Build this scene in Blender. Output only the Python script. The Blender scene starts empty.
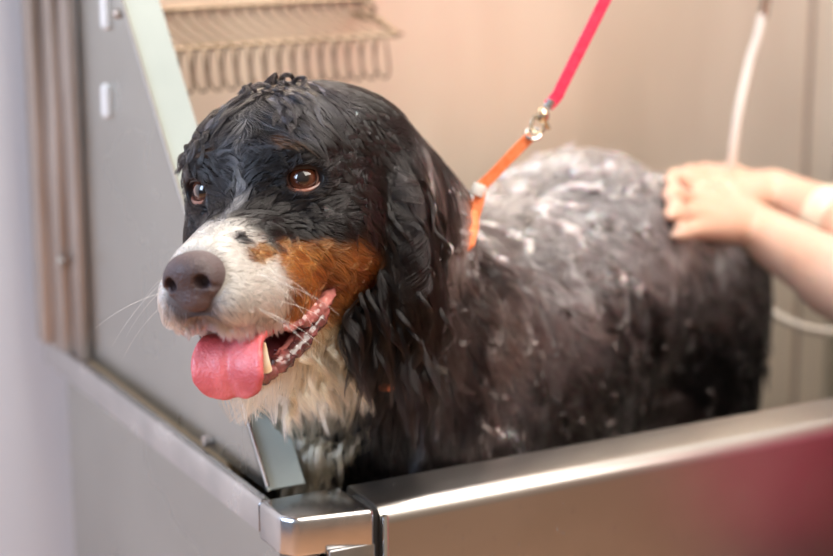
import bpy, bmesh, math, random
import numpy as np
from math import sin, cos, pi, radians, atan, sqrt
from mathutils import Vector, Matrix, Quaternion, kdtree
rng = np.random.default_rng(7); random.seed(7)
sc = bpy.context.scene
COL = sc.collection

# ------------------------------------------------------------------ camera
F, HZ = 2000., 500.
PIT = atan(HZ / F); HD = radians(61.7)
fwdh = np.array([cos(HD), sin(HD), 0]); RT = np.array([sin(HD), -cos(HD), 0])
FW = fwdh * cos(PIT) + np.array([0, 0, -sin(PIT)]); UP = np.cross(RT, FW)
CAM = np.array([-0.64064213, -1.45291714, 1.49489138])
def ray(u, v): return FW + RT * (u - 416.5) / F - UP * (v - 278) / F
def at(u, v, d): return CAM + ray(u, v) * d
cd = bpy.data.cameras.new('camera'); cam = bpy.data.objects.new('camera', cd); COL.objects.link(cam)
M = Matrix((RT, UP, -FW)).transposed().to_4x4(); M.translation = Vector(CAM); cam.matrix_world = M
cd.sensor_width = 36; cd.lens = F / 833 * 36; cd.clip_start = .05
cd.dof.use_dof = True; cd.dof.focus_distance = 1.60; cd.dof.aperture_fstop = 3.0
sc.camera = cam
# ------------------------------------------------------------------ head frame of the dog
_q = np.array([-0.14082586, 0.19689947, 2.28771135]); _t = np.linalg.norm(_q); _k = _q / _t
_K = np.array([[0, -_k[2], _k[1]], [_k[2], 0, -_k[0]], [-_k[1], _k[0], 0]])
HR = np.eye(3) + sin(_t) * _K + (1 - cos(_t)) * _K @ _K
HO = at(251.77, 183.45, 1.62); HS = 1.034
def h2w(P): return HO + HS * (np.asarray(P, float) @ HR.T)
def w2h(W): return ((np.asarray(W) - HO) @ HR) / HS
def hdir(v): return np.asarray(v, float) @ HR.T
BC = np.array([.24, .19, 0]); BA = np.array([.93, .37, 0]) / np.hypot(.93, .37); BL = np.array([BA[1], -BA[0], 0])
def bp(t, s, z): return BC + BA * t + BL * s + np.array([0, 0, z])

# ------------------------------------------------------------------ helpers
def tag(o, label=None, cat=None, group=None, kind=None):
    if label: o['label'] = label
    if cat: o['category'] = cat
    if group: o['group'] = group
    if kind: o['kind'] = kind
    return o
def empty(name, loc):
    o = bpy.data.objects.new(name, None); COL.objects.link(o); o.location = Vector([float(x) for x in loc]); o.empty_display_size = .05
    return o
def link(name, me, mat=None, parent=None, smooth=True):
    o = bpy.data.objects.new(name, me); COL.objects.link(o)
    if mat: me.materials.append(mat)
    if smooth and hasattr(me, 'polygons'):
        me.polygons.foreach_set('use_smooth', [True] * len(me.polygons))
    if parent:
        o.parent = parent
        m = Matrix.Identity(4); p = parent
        while p: m = p.matrix_basis @ m; p = p.parent
        # geometry is given in world space: bring it into the parent's space
        me.transform(m.inverted()) if hasattr(me, 'transform') else None
    return o
def mesh(name, V, Fc): 
    me = bpy.data.meshes.new(name); me.from_pydata([tuple(map(float, v)) for v in V], [], [tuple(map(int, f)) for f in Fc]); me.update(); return me
def auto_smooth(me, ang=35):
    me.polygons.foreach_set('use_smooth', [True] * len(me.polygons))
    bm = bmesh.new(); bm.from_mesh(me)
    for e in bm.edges: e.smooth = not (len(e.link_faces) == 2 and e.calc_face_angle(0) > radians(ang))
    bm.to_mesh(me); bm.free()
class MB:
    def __init__(s): s.bm = bmesh.new()
    def box(s, lo, hi, bev=0, seg=2):
        lo = np.array(lo, float); hi = np.array(hi, float); c = (lo + hi) / 2; d = hi - lo
        r = bmesh.ops.create_cube(s.bm, size=1, matrix=Matrix.Translation(Vector(c)) @ Matrix.Diagonal(Vector((*d, 1))))
        if bev: 
            es = list({e for v in r['verts'] for e in v.link_edges})
            bmesh.ops.bevel(s.bm, geom=es, offset=bev, segments=seg, profile=.5, affect='EDGES')
        return s
    def prism(s, poly, ext, bev=0, seg=2):       # poly: list of 3d points (planar), ext: extrude vector
        vs = [s.bm.verts.new(Vector([float(c) for c in p])) for p in poly]; f = s.bm.faces.new(vs)
        r = bmesh.ops.extrude_face_region(s.bm, geom=[f]); nv = [g for g in r['geom'] if isinstance(g, bmesh.types.BMVert)]
        bmesh.ops.translate(s.bm, verts=nv, vec=Vector([float(c) for c in ext]))
        if bev:
            es = list({e for v in vs + nv for e in v.link_edges})
            bmesh.ops.bevel(s.bm, geom=es, offset=bev, segments=seg, profile=.5, affect='EDGES')
        bmesh.ops.recalc_face_normals(s.bm, faces=s.bm.faces[:])
        return s
    def tube(s, pts, rad, n=10, closed=False, flat=None, cap=True):
        P = [Vector([float(c) for c in p]) for p in pts]; m = len(P)
        rs = rad if hasattr(rad, '__len__') else [rad] * m
        rings = []; prev = None
        for i in range(m):
            if closed: t = P[(i + 1) % m] - P[i - 1]
            else: t = P[min(i + 1, m - 1)] - P[max(i - 1, 0)]
            t.normalize()
            if prev is None:
                u = t.cross(Vector((0, 0, 1)) if abs(t.z) < .9 else Vector((1, 0, 0))).normalized()
            else: u = (prev - t * prev.dot(t)).normalized()
            prev = u; w = t.cross(u)
            a, b = (rs[i], rs[i]) if flat is None else (rs[i], rs[i] * flat)
            rings.append([s.bm.verts.new(P[i] + u * a * cos(2 * pi * k / n) + w * b * sin(2 * pi * k / n)) for k in range(n)])
        for i in range(m if closed else m - 1):
            A, B = rings[i], rings[(i + 1) % m]
            for k in range(n): s.bm.faces.new([A[k], A[(k + 1) % n], B[(k + 1) % n], B[k]])
        if not closed and cap: s.bm.faces.new(rings[0][::-1]); s.bm.faces.new(rings[-1])
        return s
    def sph(s, c, r, sub=2):
        m = Matrix.Translation(Vector([float(x) for x in c])) @ Matrix.Diagonal(Vector((*(r if hasattr(r, '__len__') else (r, r, r)), 1)))
        bmesh.ops.create_icosphere(s.bm, subdivisions=sub, radius=1, matrix=m); return s
    def cyl(s, c, axis, r, h, n=24, bev=0):
        q = Vector((0, 0, 1)).rotation_difference(Vector(axis)).to_matrix().to_4x4()
        rr = bmesh.ops.create_cone(s.bm, cap_ends=True, segments=n, radius1=r, radius2=r, depth=h, matrix=Matrix.Translation(Vector([float(x) for x in c])) @ q)
        if bev:
            es = [e for e in {e for v in rr['verts'] for e in v.link_edges} if e.calc_face_angle(0) > 1]
            bmesh.ops.bevel(s.bm, geom=es, offset=bev, segments=2, profile=.5, affect='EDGES')
        return s
    def build(s, name, mat, parent=None, smooth=True):
        bmesh.ops.recalc_face_normals(s.bm, faces=s.bm.faces[:])
        me = bpy.data.meshes.new(name); s.bm.to_mesh(me); s.bm.free()
        if smooth: auto_smooth(me)
        return link(name, me, mat, parent, smooth=False)
def spline(pts, n=8, closed=False):
    P = np.array(pts, float); m = len(P); out = []
    for i in range(m if closed else m - 1):
        if closed: p0, p1, p2, p3 = P[i - 1], P[i], P[(i + 1) % m], P[(i + 2) % m]
        else: p0, p1, p2, p3 = P[max(i - 1, 0)], P[i], P[i + 1], P[min(i + 2, m - 1)]
        for k in range(n):
            t = k / n
            out.append(.5 * ((2 * p1) + (-p0 + p2) * t + (2 * p0 - 5 * p1 + 4 * p2 - p3) * t * t + (-p0 + 3 * p1 - 3 * p2 + p3) * t ** 3))
    if not closed: out.append(P[-1])
    return np.array(out)

# value noise, numpy
_perm = rng.random((32, 32, 32)).astype(np.float32)
def vnoise(P, s):
    Q = np.asarray(P, np.float32) * s + 100.; I = np.floor(Q).astype(int); f = Q - I; f = f * f * (3 - 2 * f); r = 0
    for a in (0, 1):
        for b in (0, 1):
            for c in (0, 1):
                w = (f[..., 0] if a else 1 - f[..., 0]) * (f[..., 1] if b else 1 - f[..., 1]) * (f[..., 2] if c else 1 - f[..., 2])
                r = r + w * _perm[(I[..., 0] + a) & 31, (I[..., 1] + b) & 31, (I[..., 2] + c) & 31]
    return r
def fbm(P, s): return (vnoise(P, s) + .5 * vnoise(P, s * 2.1) + .25 * vnoise(P, s * 4.3)) / 1.75
def sstep(a, b, x): t = np.clip((x - a) / (b - a), 0, 1); return t * t * (3 - 2 * t)

# ------------------------------------------------------------------ implicit surfaces
class Grid:
    def __init__(s, xs, ys, zs):
        s.ax = [np.asarray(a, np.float64) for a in (xs, ys, zs)]
        s.Fv = np.full([len(a) for a in s.ax], .2, np.float32)
    def sub(s, lo, hi):
        sl = []
        for a, l, h in zip(s.ax, lo, hi):
            i0, i1 = np.searchsorted(a, l), np.searchsorted(a, h); 
            if i1 <= i0: return None, None
            sl.append(slice(i0, i1))
        X = np.stack(np.meshgrid(*[a[q] for a, q in zip(s.ax, sl)], indexing='ij'), -1)
        return tuple(sl), X
    def add(s, fn, lo, hi, k, mode='u'):
        sl, X = s.sub(lo, hi)
        if sl is None: return
        d = fn(X).astype(np.float32); f = s.Fv[sl]
        if mode == 'u':
            h = np.clip(.5 + .5 * (f - d) / k, 0, 1); s.Fv[sl] = f + (d - f) * h - k * h * (1 - h)
        else:
            h = np.clip(.5 - .5 * (f + d) / k, 0, 1); s.Fv[sl] = f + (-d - f) * h + k * h * (1 - h)
    def ell(s, c, r, k=.02, Rm=None, frame=None, mode='u'):
        c = np.array(c, float); r = np.array(r, float); sc_ = 1
        if frame == 'h': Rm = HR if Rm is None else HR @ Rm; c = h2w(c); r = r * HS
        if Rm is None: Rm = np.eye(3)
        def fn(X):
            q = (X - c) @ Rm; k0 = np.sqrt(((q / r) ** 2).sum(-1)) + 1e-9; k1 = np.sqrt(((q / r / r) ** 2).sum(-1)) + 1e-9
            return k0 * (k0 - 1) / k1
        m = r.max() + .03 + k; s.add(fn, c - m, c + m, k, mode)
    def cone(s, a, b, ra, rb, k=.02, frame=None, mode='u'):
        a = np.array(a, float); b = np.array(b, float)
        if frame == 'h': a, b, ra, rb = h2w(a), h2w(b), ra * HS, rb * HS
        ab = b - a; L2 = ab @ ab
        def fn(X):
            t = np.clip(((X - a) @ ab) / L2, 0, 1); return np.linalg.norm(X - a - t[..., None] * ab, axis=-1) - (ra + (rb - ra) * t)
        m = max(ra, rb) + .03 + k; s.add(fn, np.minimum(a, b) - m, np.maximum(a, b) + m, k, mode)
    def chain(s, pts, rs, k=.01, frame=None):
        for i in range(len(pts) - 1): s.cone(pts[i], pts[i + 1], rs[i], rs[i + 1], k, frame)
    def val(s, P, Fv=None):
        Fv = s.Fv if Fv is None else Fv; I = []; f = []
        for j in range(3):
            a = s.ax[j]; i = np.clip(np.searchsorted(a, P[:, j]) - 1, 0, len(a) - 2); I.append(i); f.append(np.clip((P[:, j] - a[i]) / (a[i + 1] - a[i]), 0, 1))
        r = 0
        for a in (0, 1):
            for b in (0, 1):
                for c in (0, 1):
                    r = r + (f[0] if a else 1 - f[0]) * (f[1] if b else 1 - f[1]) * (f[2] if c else 1 - f[2]) * Fv[I[0] + a, I[1] + b, I[2] + c]
        return r
    def grad(s, P, e=.003):
        g = np.stack([s.val(P + d) - s.val(P - d) for d in np.eye(3) * e], -1); return g / (np.linalg.norm(g, axis=1, keepdims=True) + 1e-9)
    def nets(s, Fv=None):
        Fv = s.Fv if Fv is None else Fv; ax = s.ax; ins = Fv < 0; n = Fv.shape
        m = np.zeros([d - 1 for d in n], np.int8)
        for a in (0, 1):
            for b in (0, 1):
                for c in (0, 1): m += ins[a:n[0] - 1 + a, b:n[1] - 1 + b, c:n[2] - 1 + c]
        act = np.argwhere((m > 0) & (m < 8)); idx = np.full(m.shape, -1, np.int64); idx[tuple(act.T)] = np.arange(len(act))
        S = np.zeros((len(act), 3)); N = np.zeros(len(act))
        cor = [(a, b, c) for a in (0, 1) for b in (0, 1) for c in (0, 1)]
        for p in cor:
            for j in range(3):
                if p[j]: continue
                q = list(p); q[j] = 1
                A = act + p; B = act + q; fa = Fv[tuple(A.T)]; fb = Fv[tuple(B.T)]; x = (fa < 0) != (fb < 0)
                t = np.where(x, fa / np.where(fa == fb, 1, fa - fb), 0)
                PA = np.stack([ax[i][A[:, i]] for i in range(3)], -1); PB = np.stack([ax[i][B[:, i]] for i in range(3)], -1)
                S[x] += (PA + (PB - PA) * t[:, None])[x]; N[x] += 1
        V = S / N[:, None]; Q = []
        for j in range(3):
            o = [i for i in range(3) if i != j]
            a = np.take(ins, range(0, n[j] - 1), j); b = np.take(ins, range(1, n[j]), j); E = np.argwhere(a != b)
            E = E[(E[:, o[0]] > 0) & (E[:, o[1]] > 0) & (E[:, o[0]] < n[o[0]] - 1) & (E[:, o[1]] < n[o[1]] - 1)]
            flip = a[tuple(E.T)]
            d1 = np.zeros(3, int); d1[o[0]] = 1; d2 = np.zeros(3, int); d2[o[1]] = 1
            q = np.stack([idx[tuple((E - u).T)] for u in (d1 * 0, d1, d1 + d2, d2)], -1)
            if j == 1: flip = ~flip
            q[~flip] = q[~flip][:, ::-1]; Q.append(q)
        Q = np.concatenate(Q); Q = Q[(Q >= 0).all(1)]
        return V, Q
def big_mesh(name, V, Q):
    me = bpy.data.meshes.new(name); me.vertices.add(len(V)); me.vertices.foreach_set('co', np.asarray(V, np.float32).ravel())
    me.loops.add(Q.size); me.loops.foreach_set('vertex_index', Q.ravel().astype(np.int32))
    me.polygons.add(len(Q)); me.polygons.foreach_set('loop_start', (np.arange(len(Q)) * 4).astype(np.int32)); me.update(calc_edges=True); me.validate()
    return me
def relax(V, Q, it=2, w=.5):
    E = np.concatenate([Q[:, [i, (i + 1) % 4]] for i in range(4)])
    for _ in range(it):
        S = np.zeros_like(V); N = np.zeros(len(V))
        for c in range(3): S[:, c] = np.bincount(E[:, 0], V[E[:, 1], c], len(V)) + np.bincount(E[:, 1], V[E[:, 0], c], len(V))
        N = np.bincount(E[:, 0], minlength=len(V)) + np.bincount(E[:, 1], minlength=len(V))
        V = V * (1 - w) + w * S / np.maximum(N, 1)[:, None]
    return V

# ------------------------------------------------------------------ materials
def mat(name, base=(.5, .5, .5), rough=.5, metal=0, **kw):
    m = bpy.data.materials.new(name); m.use_nodes = True; b = m.node_tree.nodes['Principled BSDF']
    b.inputs['Base Color'].default_value = (*base, 1); b.inputs['Roughness'].default_value = rough; b.inputs['Metallic'].default_value = metal
    for k, v in kw.items(): b.inputs[k.replace('_', ' ')].default_value = v
    return m
def nodes(m): return m.node_tree.nodes, m.node_tree.links, m.node_tree.nodes['Principled BSDF']
def noise_col(m, c1, c2, scale=5, detail=4, stretch=(1, 1, 1), lo=.35, hi=.65, bump=0, rough=None, bscale=None, dist=.001):
    n, l, b = nodes(m); tc = n.new('ShaderNodeTexCoord'); mp = n.new('ShaderNodeMapping'); mp.inputs['Scale'].default_value = stretch
    l.new(tc.outputs['Object'], mp.inputs[0]); t = n.new('ShaderNodeTexNoise'); t.inputs['Scale'].default_value = scale; t.inputs['Detail'].default_value = detail
    l.new(mp.outputs[0], t.inputs['Vector']); r = n.new('ShaderNodeValToRGB'); r.color_ramp.elements[0].position = lo; r.color_ramp.elements[1].position = hi
    r.color_ramp.elements[0].color = (*c1, 1); r.color_ramp.elements[1].color = (*c2, 1); l.new(t.outputs['Fac'], r.inputs[0]); l.new(r.outputs[0], b.inputs['Base Color'])
    if rough:
        mr = n.new('ShaderNodeMapRange'); mr.inputs[3].default_value, mr.inputs[4].default_value = rough; mr.inputs[1].default_value = .3; mr.inputs[2].default_value = .7
        l.new(t.outputs['Fac'], mr.inputs[0]); l.new(mr.outputs[0], b.inputs['Roughness'])
    if bump:
        t2 = n.new('ShaderNodeTexNoise'); t2.inputs['Scale'].default_value = bscale or scale * 4; t2.inputs['Detail'].default_value = 3; l.new(mp.outputs[0], t2.inputs['Vector'])
        bu = n.new('ShaderNodeBump'); bu.inputs['Strength'].default_value = bump; bu.inputs['Distance'].default_value = dist; l.new(t2.outputs['Fac'], bu.inputs['Height']); l.new(bu.outputs[0], b.inputs['Normal'])
    return m
STEEL = noise_col(mat('brushed_steel', metal=1, rough=.3), (.52, .51, .50), (.58, .57, .56), 14, 4, (1, 1, 1), rough=(.22, .36), bump=.08, bscale=60)
STEEL_SOFT = noise_col(mat('matte_sheet_steel', metal=1, rough=.42), (.46, .465, .445), (.53, .535, .51), 5, 5, (1, 1, 1), rough=(.24, .34), bump=.03, bscale=40)
STEEL_BACK = noise_col(mat('splash_wall_steel', metal=.75, rough=.5), (.91, .79, .65), (.98, .87, .73), 3, 4, (2, 2, .5), rough=(.42, .55), bump=.05, bscale=20)
STEEL_WORN = noise_col(mat('worn_post_steel', metal=.8, rough=.45), (.36, .30, .26), (.52, .45, .40), 12, 4, (6, 6, .5), rough=(.35, .5))
RIMST = noise_col(mat('worn_bright_steel', metal=1, rough=.25), (.50, .50, .51), (.64, .63, .63), 18, 5, (1, 1, 1), rough=(.16, .30), bump=.06, bscale=60)
GATE = noise_col(mat('satin_gate_steel', metal=1, rough=.35), (.46, .44, .415), (.53, .51, .48), 5, 5, rough=(.31, .39), bump=.03, bscale=40)
FLANGE = noise_col(mat('reflection_tinted_flange', metal=.1, rough=.8), (.34, .38, .355), (.39, .43, .40), 8)  # pale green sky reflection put into the flange's base colour
BRASS = mat('pale_brass', (.80, .68, .50), .2, 1)
CHROME = mat('polished_chrome', (.8, .8, .78), .12, 1)
WIRE = noise_col(mat('wire_rack_metal', metal=.8, rough=.35), (.22, .16, .11), (.34, .26, .19), 20)
RUBBER = mat('dark_rubber_gap', (.02, .02, .02), .6)
WHITE_PL = mat('white_plastic', (.75, .73, .70), .4)
HOSE = mat('cream_hose_rubber', (.80, .74, .66), .35)
RED = noise_col(mat('red_webbing', rough=.6), (.72, .03, .09), (.86, .06, .14), 200)
ORANGE = noise_col(mat('orange_webbing', rough=.6), (.85, .20, .06), (.95, .30, .12), 200)
SKIN = noise_col(mat('human_skin', rough=.45, Subsurface_Weight=.25, Subsurface_Scale=.01), (.70, .43, .31), (.78, .52, .40), 12, bump=.15, bscale=120, dist=.0004)
SKIN.node_tree.nodes['Principled BSDF'].inputs['Subsurface Radius'].default_value = (1, .4, .2)
CLOTH_RED = noise_col(mat('magenta_red_cloth', rough=.7), (.60, .02, .09), (.72, .03, .13), 30, bump=.3, bscale=200)
TROUSER = noise_col(mat('dark_trouser_cloth', rough=.8), (.05, .05, .07), (.08, .08, .10), 30)
HAIRM = mat('brown_hair', (.08, .04, .02), .5)
CREAM = noise_col(mat('cream_cuff_cloth', rough=.7), (.74, .64, .48), (.84, .75, .60), 60)
TONGUE = noise_col(mat('tongue_flesh', rough=.36, Subsurface_Weight=.3, Subsurface_Scale=.006, Coat_Weight=.25, Coat_Roughness=.2), (.52, .08, .09), (.72, .17, .18), 45, bump=.9, bscale=420, dist=.0012)
GUM = noise_col(mat('dark_lip_flesh', rough=.25, Coat_Weight=.8, Coat_Roughness=.1, Subsurface_Weight=.1, Subsurface_Scale=.004), (.07, .025, .025), (.36, .11, .10), 70, 3, lo=.42, hi=.68, bump=.7, bscale=160, dist=.002)
GUMP = noise_col(mat('pink_gum_flesh', rough=.25, Coat_Weight=.8, Coat_Roughness=.1), (.20, .06, .055), (.55, .20, .18), 60, 3, bump=.6, bscale=160, dist=.002)
TOOTH = noise_col(mat('tooth_enamel', rough=.25), (.80, .62, .38), (.88, .80, .64), 90)
NOSE = noise_col(mat('nose_leather', rough=.5, Coat_Weight=.12, Coat_Roughness=.3), (.040, .022, .022), (.12, .080, .082), 22, 4, bump=1., bscale=480, dist=.0016)
LID = noise_col(mat('eyelid_skin', rough=.3, Coat_Weight=.6), (.10, .035, .025), (.32, .125, .08), 60)
DARKLID = mat('dark_eyelid_skin', (.015, .010, .010), .3)
WHISK = mat('whisker', (.85, .80, .72), .4)
FOAM = noise_col(mat('soap_suds', rough=.5, Subsurface_Weight=.5, Subsurface_Scale=.01), (.42, .40, .42), (.72, .70, .71), 90, bump=.6, bscale=300, dist=.002)
WATER = mat('water_drop', (1, 1, 1), .02, 0, Transmission_Weight=1., IOR=1.33)

# eye: iris and pupil by distance from the gaze axis (object space)
EYE = mat('eyeball', rough=.08, Coat_Weight=1., Coat_Roughness=.02)
n, l, b = nodes(EYE); tc = n.new('ShaderNodeTexCoord'); sp = n.new('ShaderNodeSeparateXYZ'); l.new(tc.outputs['Object'], sp.inputs[0])
cx = n.new('ShaderNodeCombineXYZ'); l.new(sp.outputs[0], cx.inputs[0]); l.new(sp.outputs[1], cx.inputs[1])
ln = n.new('ShaderNodeVectorMath'); ln.operation = 'LENGTH'; l.new(cx.outputs[0], ln.inputs[0])
mu = n.new('ShaderNodeMath'); mu.operation = 'MULTIPLY'; mu.inputs[1].default_value = 1 / .0172; l.new(ln.outputs['Value'], mu.inputs[0])
rp = n.new('ShaderNodeValToRGB'); l.new(mu.outputs[0], rp.inputs[0]); e = rp.color_ramp.elements
e[0].position = 0; e[0].color = (.004, .002, .002, 1); e[1].position = .27; e[1].color = (.006, .003, .002, 1)
for p_, c_ in ((.32, (.045, .014, .008)), (.50, (.11, .032, .014)), (.60, (.06, .018, .010)), (.655, (.02, .008, .006)), (.70, (.42, .24, .19)), (.85, (.35, .13, .10))):
    q_ = e.new(p_); q_.color = (*c_, 1)
l.new(rp.outputs[0], b.inputs['Base Color'])

# fur
def fur_mat(name, rough=.22, coat=0.):
    m = bpy.data.materials.new(name); m.use_nodes = True; n, l = m.node_tree.nodes, m.node_tree.links; n.clear()
    o = n.new('ShaderNodeOutputMaterial'); h = n.new('ShaderNodeBsdfHairPrincipled'); h.parametrization = 'COLOR'
    a = n.new('ShaderNodeAttribute'); a.attribute_name = 'fcol'; l.new(a.outputs['Color'], h.inputs['Color'])
    h.inputs['Roughness'].default_value = rough; h.inputs['Radial Roughness'].default_value = .4; h.inputs['IOR'].default_value = 1.45
    l.new(h.outputs[0], o.inputs['Surface']); return m
FUR = fur_mat('wet_fur', .13)
PELT = mat('pelt', rough=.7, Specular_IOR_Level=.2); n, l, b = nodes(PELT)
a = n.new('ShaderNodeAttribute'); a.attribute_name = 'fcol'; l.new(a.outputs['Color'], b.inputs['Base Color'])
a2 = n.new('ShaderNodeAttribute'); a2.attribute_name = 'wet'; l.new(a2.outputs['Fac'], b.inputs['Coat Weight']); b.inputs['Coat Roughness'].default_value = .12

# ------------------------------------------------------------------ setting
def struct(name, lo, hi, m): 
    o = MB().box(lo, hi).build(name, m, smooth=False); tag(o, kind='structure'); return o
WALLM = noise_col(mat('cool_white_wall', rough=.6), (.70, .70, .73), (.76, .76, .79), 2, bump=.05, bscale=40)
FLOORM = mat('floor_tiles', rough=.4); n, l, b = nodes(FLOORM); bt = n.new('ShaderNodeTexBrick'); tc = n.new('ShaderNodeTexCoord'); l.new(tc.outputs['Object'], bt.inputs[0])
bt.offset = 0; bt.inputs['Color1'].default_value = (.66, .34, .17, 1); bt.inputs['Color2'].default_value = (.60, .31, .155, 1); bt.inputs['Mortar'].default_value = (.35, .25, .2, 1)
bt.inputs['Scale'].default_value = 1; bt.inputs['Brick Width'].default_value = .3; bt.inputs['Row Height'].default_value = .3; bt.inputs['Mortar Size'].default_value = .004; l.new(bt.outputs[0], b.inputs['Base Color'])
struct('floor', (-3, -4, -.05), (4, .80, 0), FLOORM)
struct('wall_back', (-3, .66, 0), (4, .80, 2.7), WALLM)

# ------------------------------------------------------------------ the tub
tub = empty('grooming_tub', (.5, .27, 0)); tag(tub, 'stainless steel dog grooming tub with raised splash panels, filling the lower frame', 'bathtub')
RZ = .90; X1 = 1.08
# front gate / apron
def rim_profile(x0, x1, name, matl, zlow):
    prof = [(.020, RZ - .02), (.020, RZ - .003), (.017, RZ), (-.030, RZ)]
    for i in range(1, 7): 
        a_ = pi / 2 * i / 6; prof.append((-.030 - .016 * sin(a_), RZ - .016 + .016 * cos(a_)))
    prof += [(-.046, zlow), (-.040, zlow), (-.040, RZ - .02)]
    return MB().prism([(x0, y, z) for y, z in prof], (x1 - x0, 0, 0), 0).build(name, matl, tub)
gate = rim_profile(.0835, X1, 'front_panel', GATE, .16)
# corner cap: top plate with a chamfered outside corner and a stepped fascia
cap = MB(); c0 = [(0, .022), (.078, .022), (.078, -.046), (.010, -.034), (0, -.020)]
cap.prism([(x, y, RZ - .036) for x, y in c0], (0, 0, .036), .005, 3)
cap.box((.035, -.0455, .62), (.078, -.038, RZ - .03), .002)
cap.build('corner_cap', RIMST, tub)
MB().box((.0782, -.040, .2), (.0833, .0, RZ - .003)).build('gate_gap_seal', RUBBER, tub)
MB().box((.0835, -.050, .2), (.0885, -.044, RZ - .006), .0015).build('gate_edge_strip', CHROME, tub)
# latch plate under the gap
MB().cyl((.098, -.050, RZ - .066), (0, 1, 0), .016, .008, bev=.002).build('gate_latch', STEEL, tub)
# corner leg
MB().box((.012, -.030, 0), (.034, -.004, RZ - .034), .002).build('leg', STEEL_WORN, tub)
MB().box((X1 - .05, -.030, 0), (X1 - .02, -.004, .2), .002).build('leg', STEEL_WORN, tub)
MB().box((.012, .53, 0), (.045, .56, .2), .002).build('leg', STEEL_WORN, tub)
MB().box((X1 - .05, .53, 0), (X1 - .02, .56, .2), .002).build('leg', STEEL_WORN, tub)
# left side rim
MB().prism([(0, .02, RZ - .028), (0, .02, RZ - .004), (.002, .02, RZ - .001), (.004, .02, RZ), (.009, .02, RZ), (.011, .02, RZ - .001), (.012, .02, RZ - .016), (.026, .02, RZ - .018), (.026, .02, RZ - .028)], (0, .580, 0), 0).build('side_rim', RIMST, tub)
MB().box((.008, -.004, .16), (.014, .545, RZ - .024)).build('side_panel', STEEL_SOFT, tub)
# left splash panel with its slanted flange
y0, sl = .048, .83; zt = 1.62
sp_ = MB().prism([(.021, y0, RZ - .004), (.021, .566, RZ - .004), (.021, .566, zt), (.021, y0 + sl * (zt - RZ), zt)], (.003, 0, 0)).build('splash_panel', STEEL_SOFT, tub)
nrm = np.array([0, -1, sl]) / sqrt(1 + sl * sl)
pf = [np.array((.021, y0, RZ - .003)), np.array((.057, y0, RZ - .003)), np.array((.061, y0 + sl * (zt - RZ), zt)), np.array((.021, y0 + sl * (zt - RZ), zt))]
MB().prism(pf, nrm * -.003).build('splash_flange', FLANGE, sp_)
MB().tube([(.0215, y0, RZ), (.0215, y0 + sl * (zt - RZ), zt)], .0017, 8).build('flange_bend', CHROME, sp_)
# plugs, bolts on the splash panel
def on_x(u, v, x): 
    r = ray(u, v); return CAM + r * ((x - CAM[0]) / r[0])
for u, v in ((106, 12), (107, 101)):
    p = on_x(u, v, .019); mb = MB(); mb.tube([p + (0, 0, .012), p - (0, 0, .012)], .006, 12, flat=1); mb.sph(p + (0, 0, .012), (.006, .006, .006)); mb.sph(p - (0, 0, .012), (.006, .006, .006))
    mb.build('slot_plug', WHITE_PL, sp_)
p = on_x(117, 14, .019); MB().sph(p, .005).build('bolt', STEEL_WORN, sp_)
p = on_x(207, 441, .018); MB().cyl(p, (1, 0, 0), .006, .008, 6, .001).build('bolt', STEEL_WORN, sp_)
# corner post (folded channel)
ps = MB(); ps.box((-.008, .570, RZ), (.008, .60, 1.66), .003); ps.box((.002, .535, RZ - .008), (.020, .60, 1.66), .004); ps.box((.010, .500, RZ - .008), (.0205, .54, 1.66), .003)
ps.build('corner_post', STEEL_WORN, tub)
p = on_x(60, 262, .000); MB().cyl(p, (1, 0, 0), .006, .006, 12, .001).build('bolt', STEEL, tub)
# back splash and right end
MB().box((.02, .567, .46), (X1, .575, 1.72)).build('back_splash', STEEL_BACK, tub)
MB().box((1.019, .561, .46), (1.0225, .567, 1.72)).build('seam_strip', STEEL_WORN, tub)
MB().prism([(X1 - .006, .10, RZ), (X1 - .006, .567, RZ), (X1 - .006, .567, 1.6), (X1 - .006, .45, 1.6)], (.006, 0, 0)).build('end_splash', STEEL_SOFT, tub)
MB().box((X1 - .006, -.03, .16), (X1, .567, RZ)).build('end_panel', STEEL_SOFT, tub)
MB().box((.014, -.035, .46), (X1, .567, .478)).build('basin_floor', STEEL_SOFT, tub)
MB().box((.080, -.037, .47), (X1, -.034, RZ - .003)).build('inner_front_wall', STEEL_SOFT, tub)
MB().box((.014, -.004, .16), (.020, .566, RZ - .02)).build('inner_side_wall', STEEL_SOFT, tub)
LP1, LP0 = at(606, -2, 1.79), at(557, 96, 1.80)
hook_p = LP1 + (LP1 - LP0) * ((1.80 - LP1[2]) / (LP1[2] - LP0[2])); HX, HY = hook_p[:2]
# tether arm reaching out over the tub, and hose bracket
MB().tube(spline([(HX, .571, 1.60), (HX, .571, 1.78), (HX, .545, 1.83), (HX, .50, 1.84), (HX, HY - .03, 1.84)], 6), .011, 14).build('tether_arm', STEEL, tub)
MB().tube([(HX + .012 * cos(k * pi / 8), HY, 1.822 + .016 * sin(k * pi / 8)) for k in range(16)], .003, 8, closed=True).build('tether_hook', CHROME, tub)
MB().cyl((.92, .556, 1.70), (0, 1, 0), .022, .03, bev=.003).build('hose_bracket', CHROME, tub)
# water drops on the gate and rims
dr = MB()
for i in range(110):
    x = .11 + random.random() ** 1.1 * .5; z = RZ - .02 - random.random() * .13; r = .0006 + .0011 * random.random() ** 2
    dr.sph((x, -.0462, z), (r, r * .6, r * (1 + random.random() * 1.2)), 1)
for i in range(60):
    x = .06 + random.random() * .5; r = .0006 + .0012 * random.random() ** 2; dr.sph((x, -.03 + .045 * random.random(), RZ), (r, r, r * .5), 1)
tag(dr.build('water_drops', WATER, tub), kind='stuff')

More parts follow.
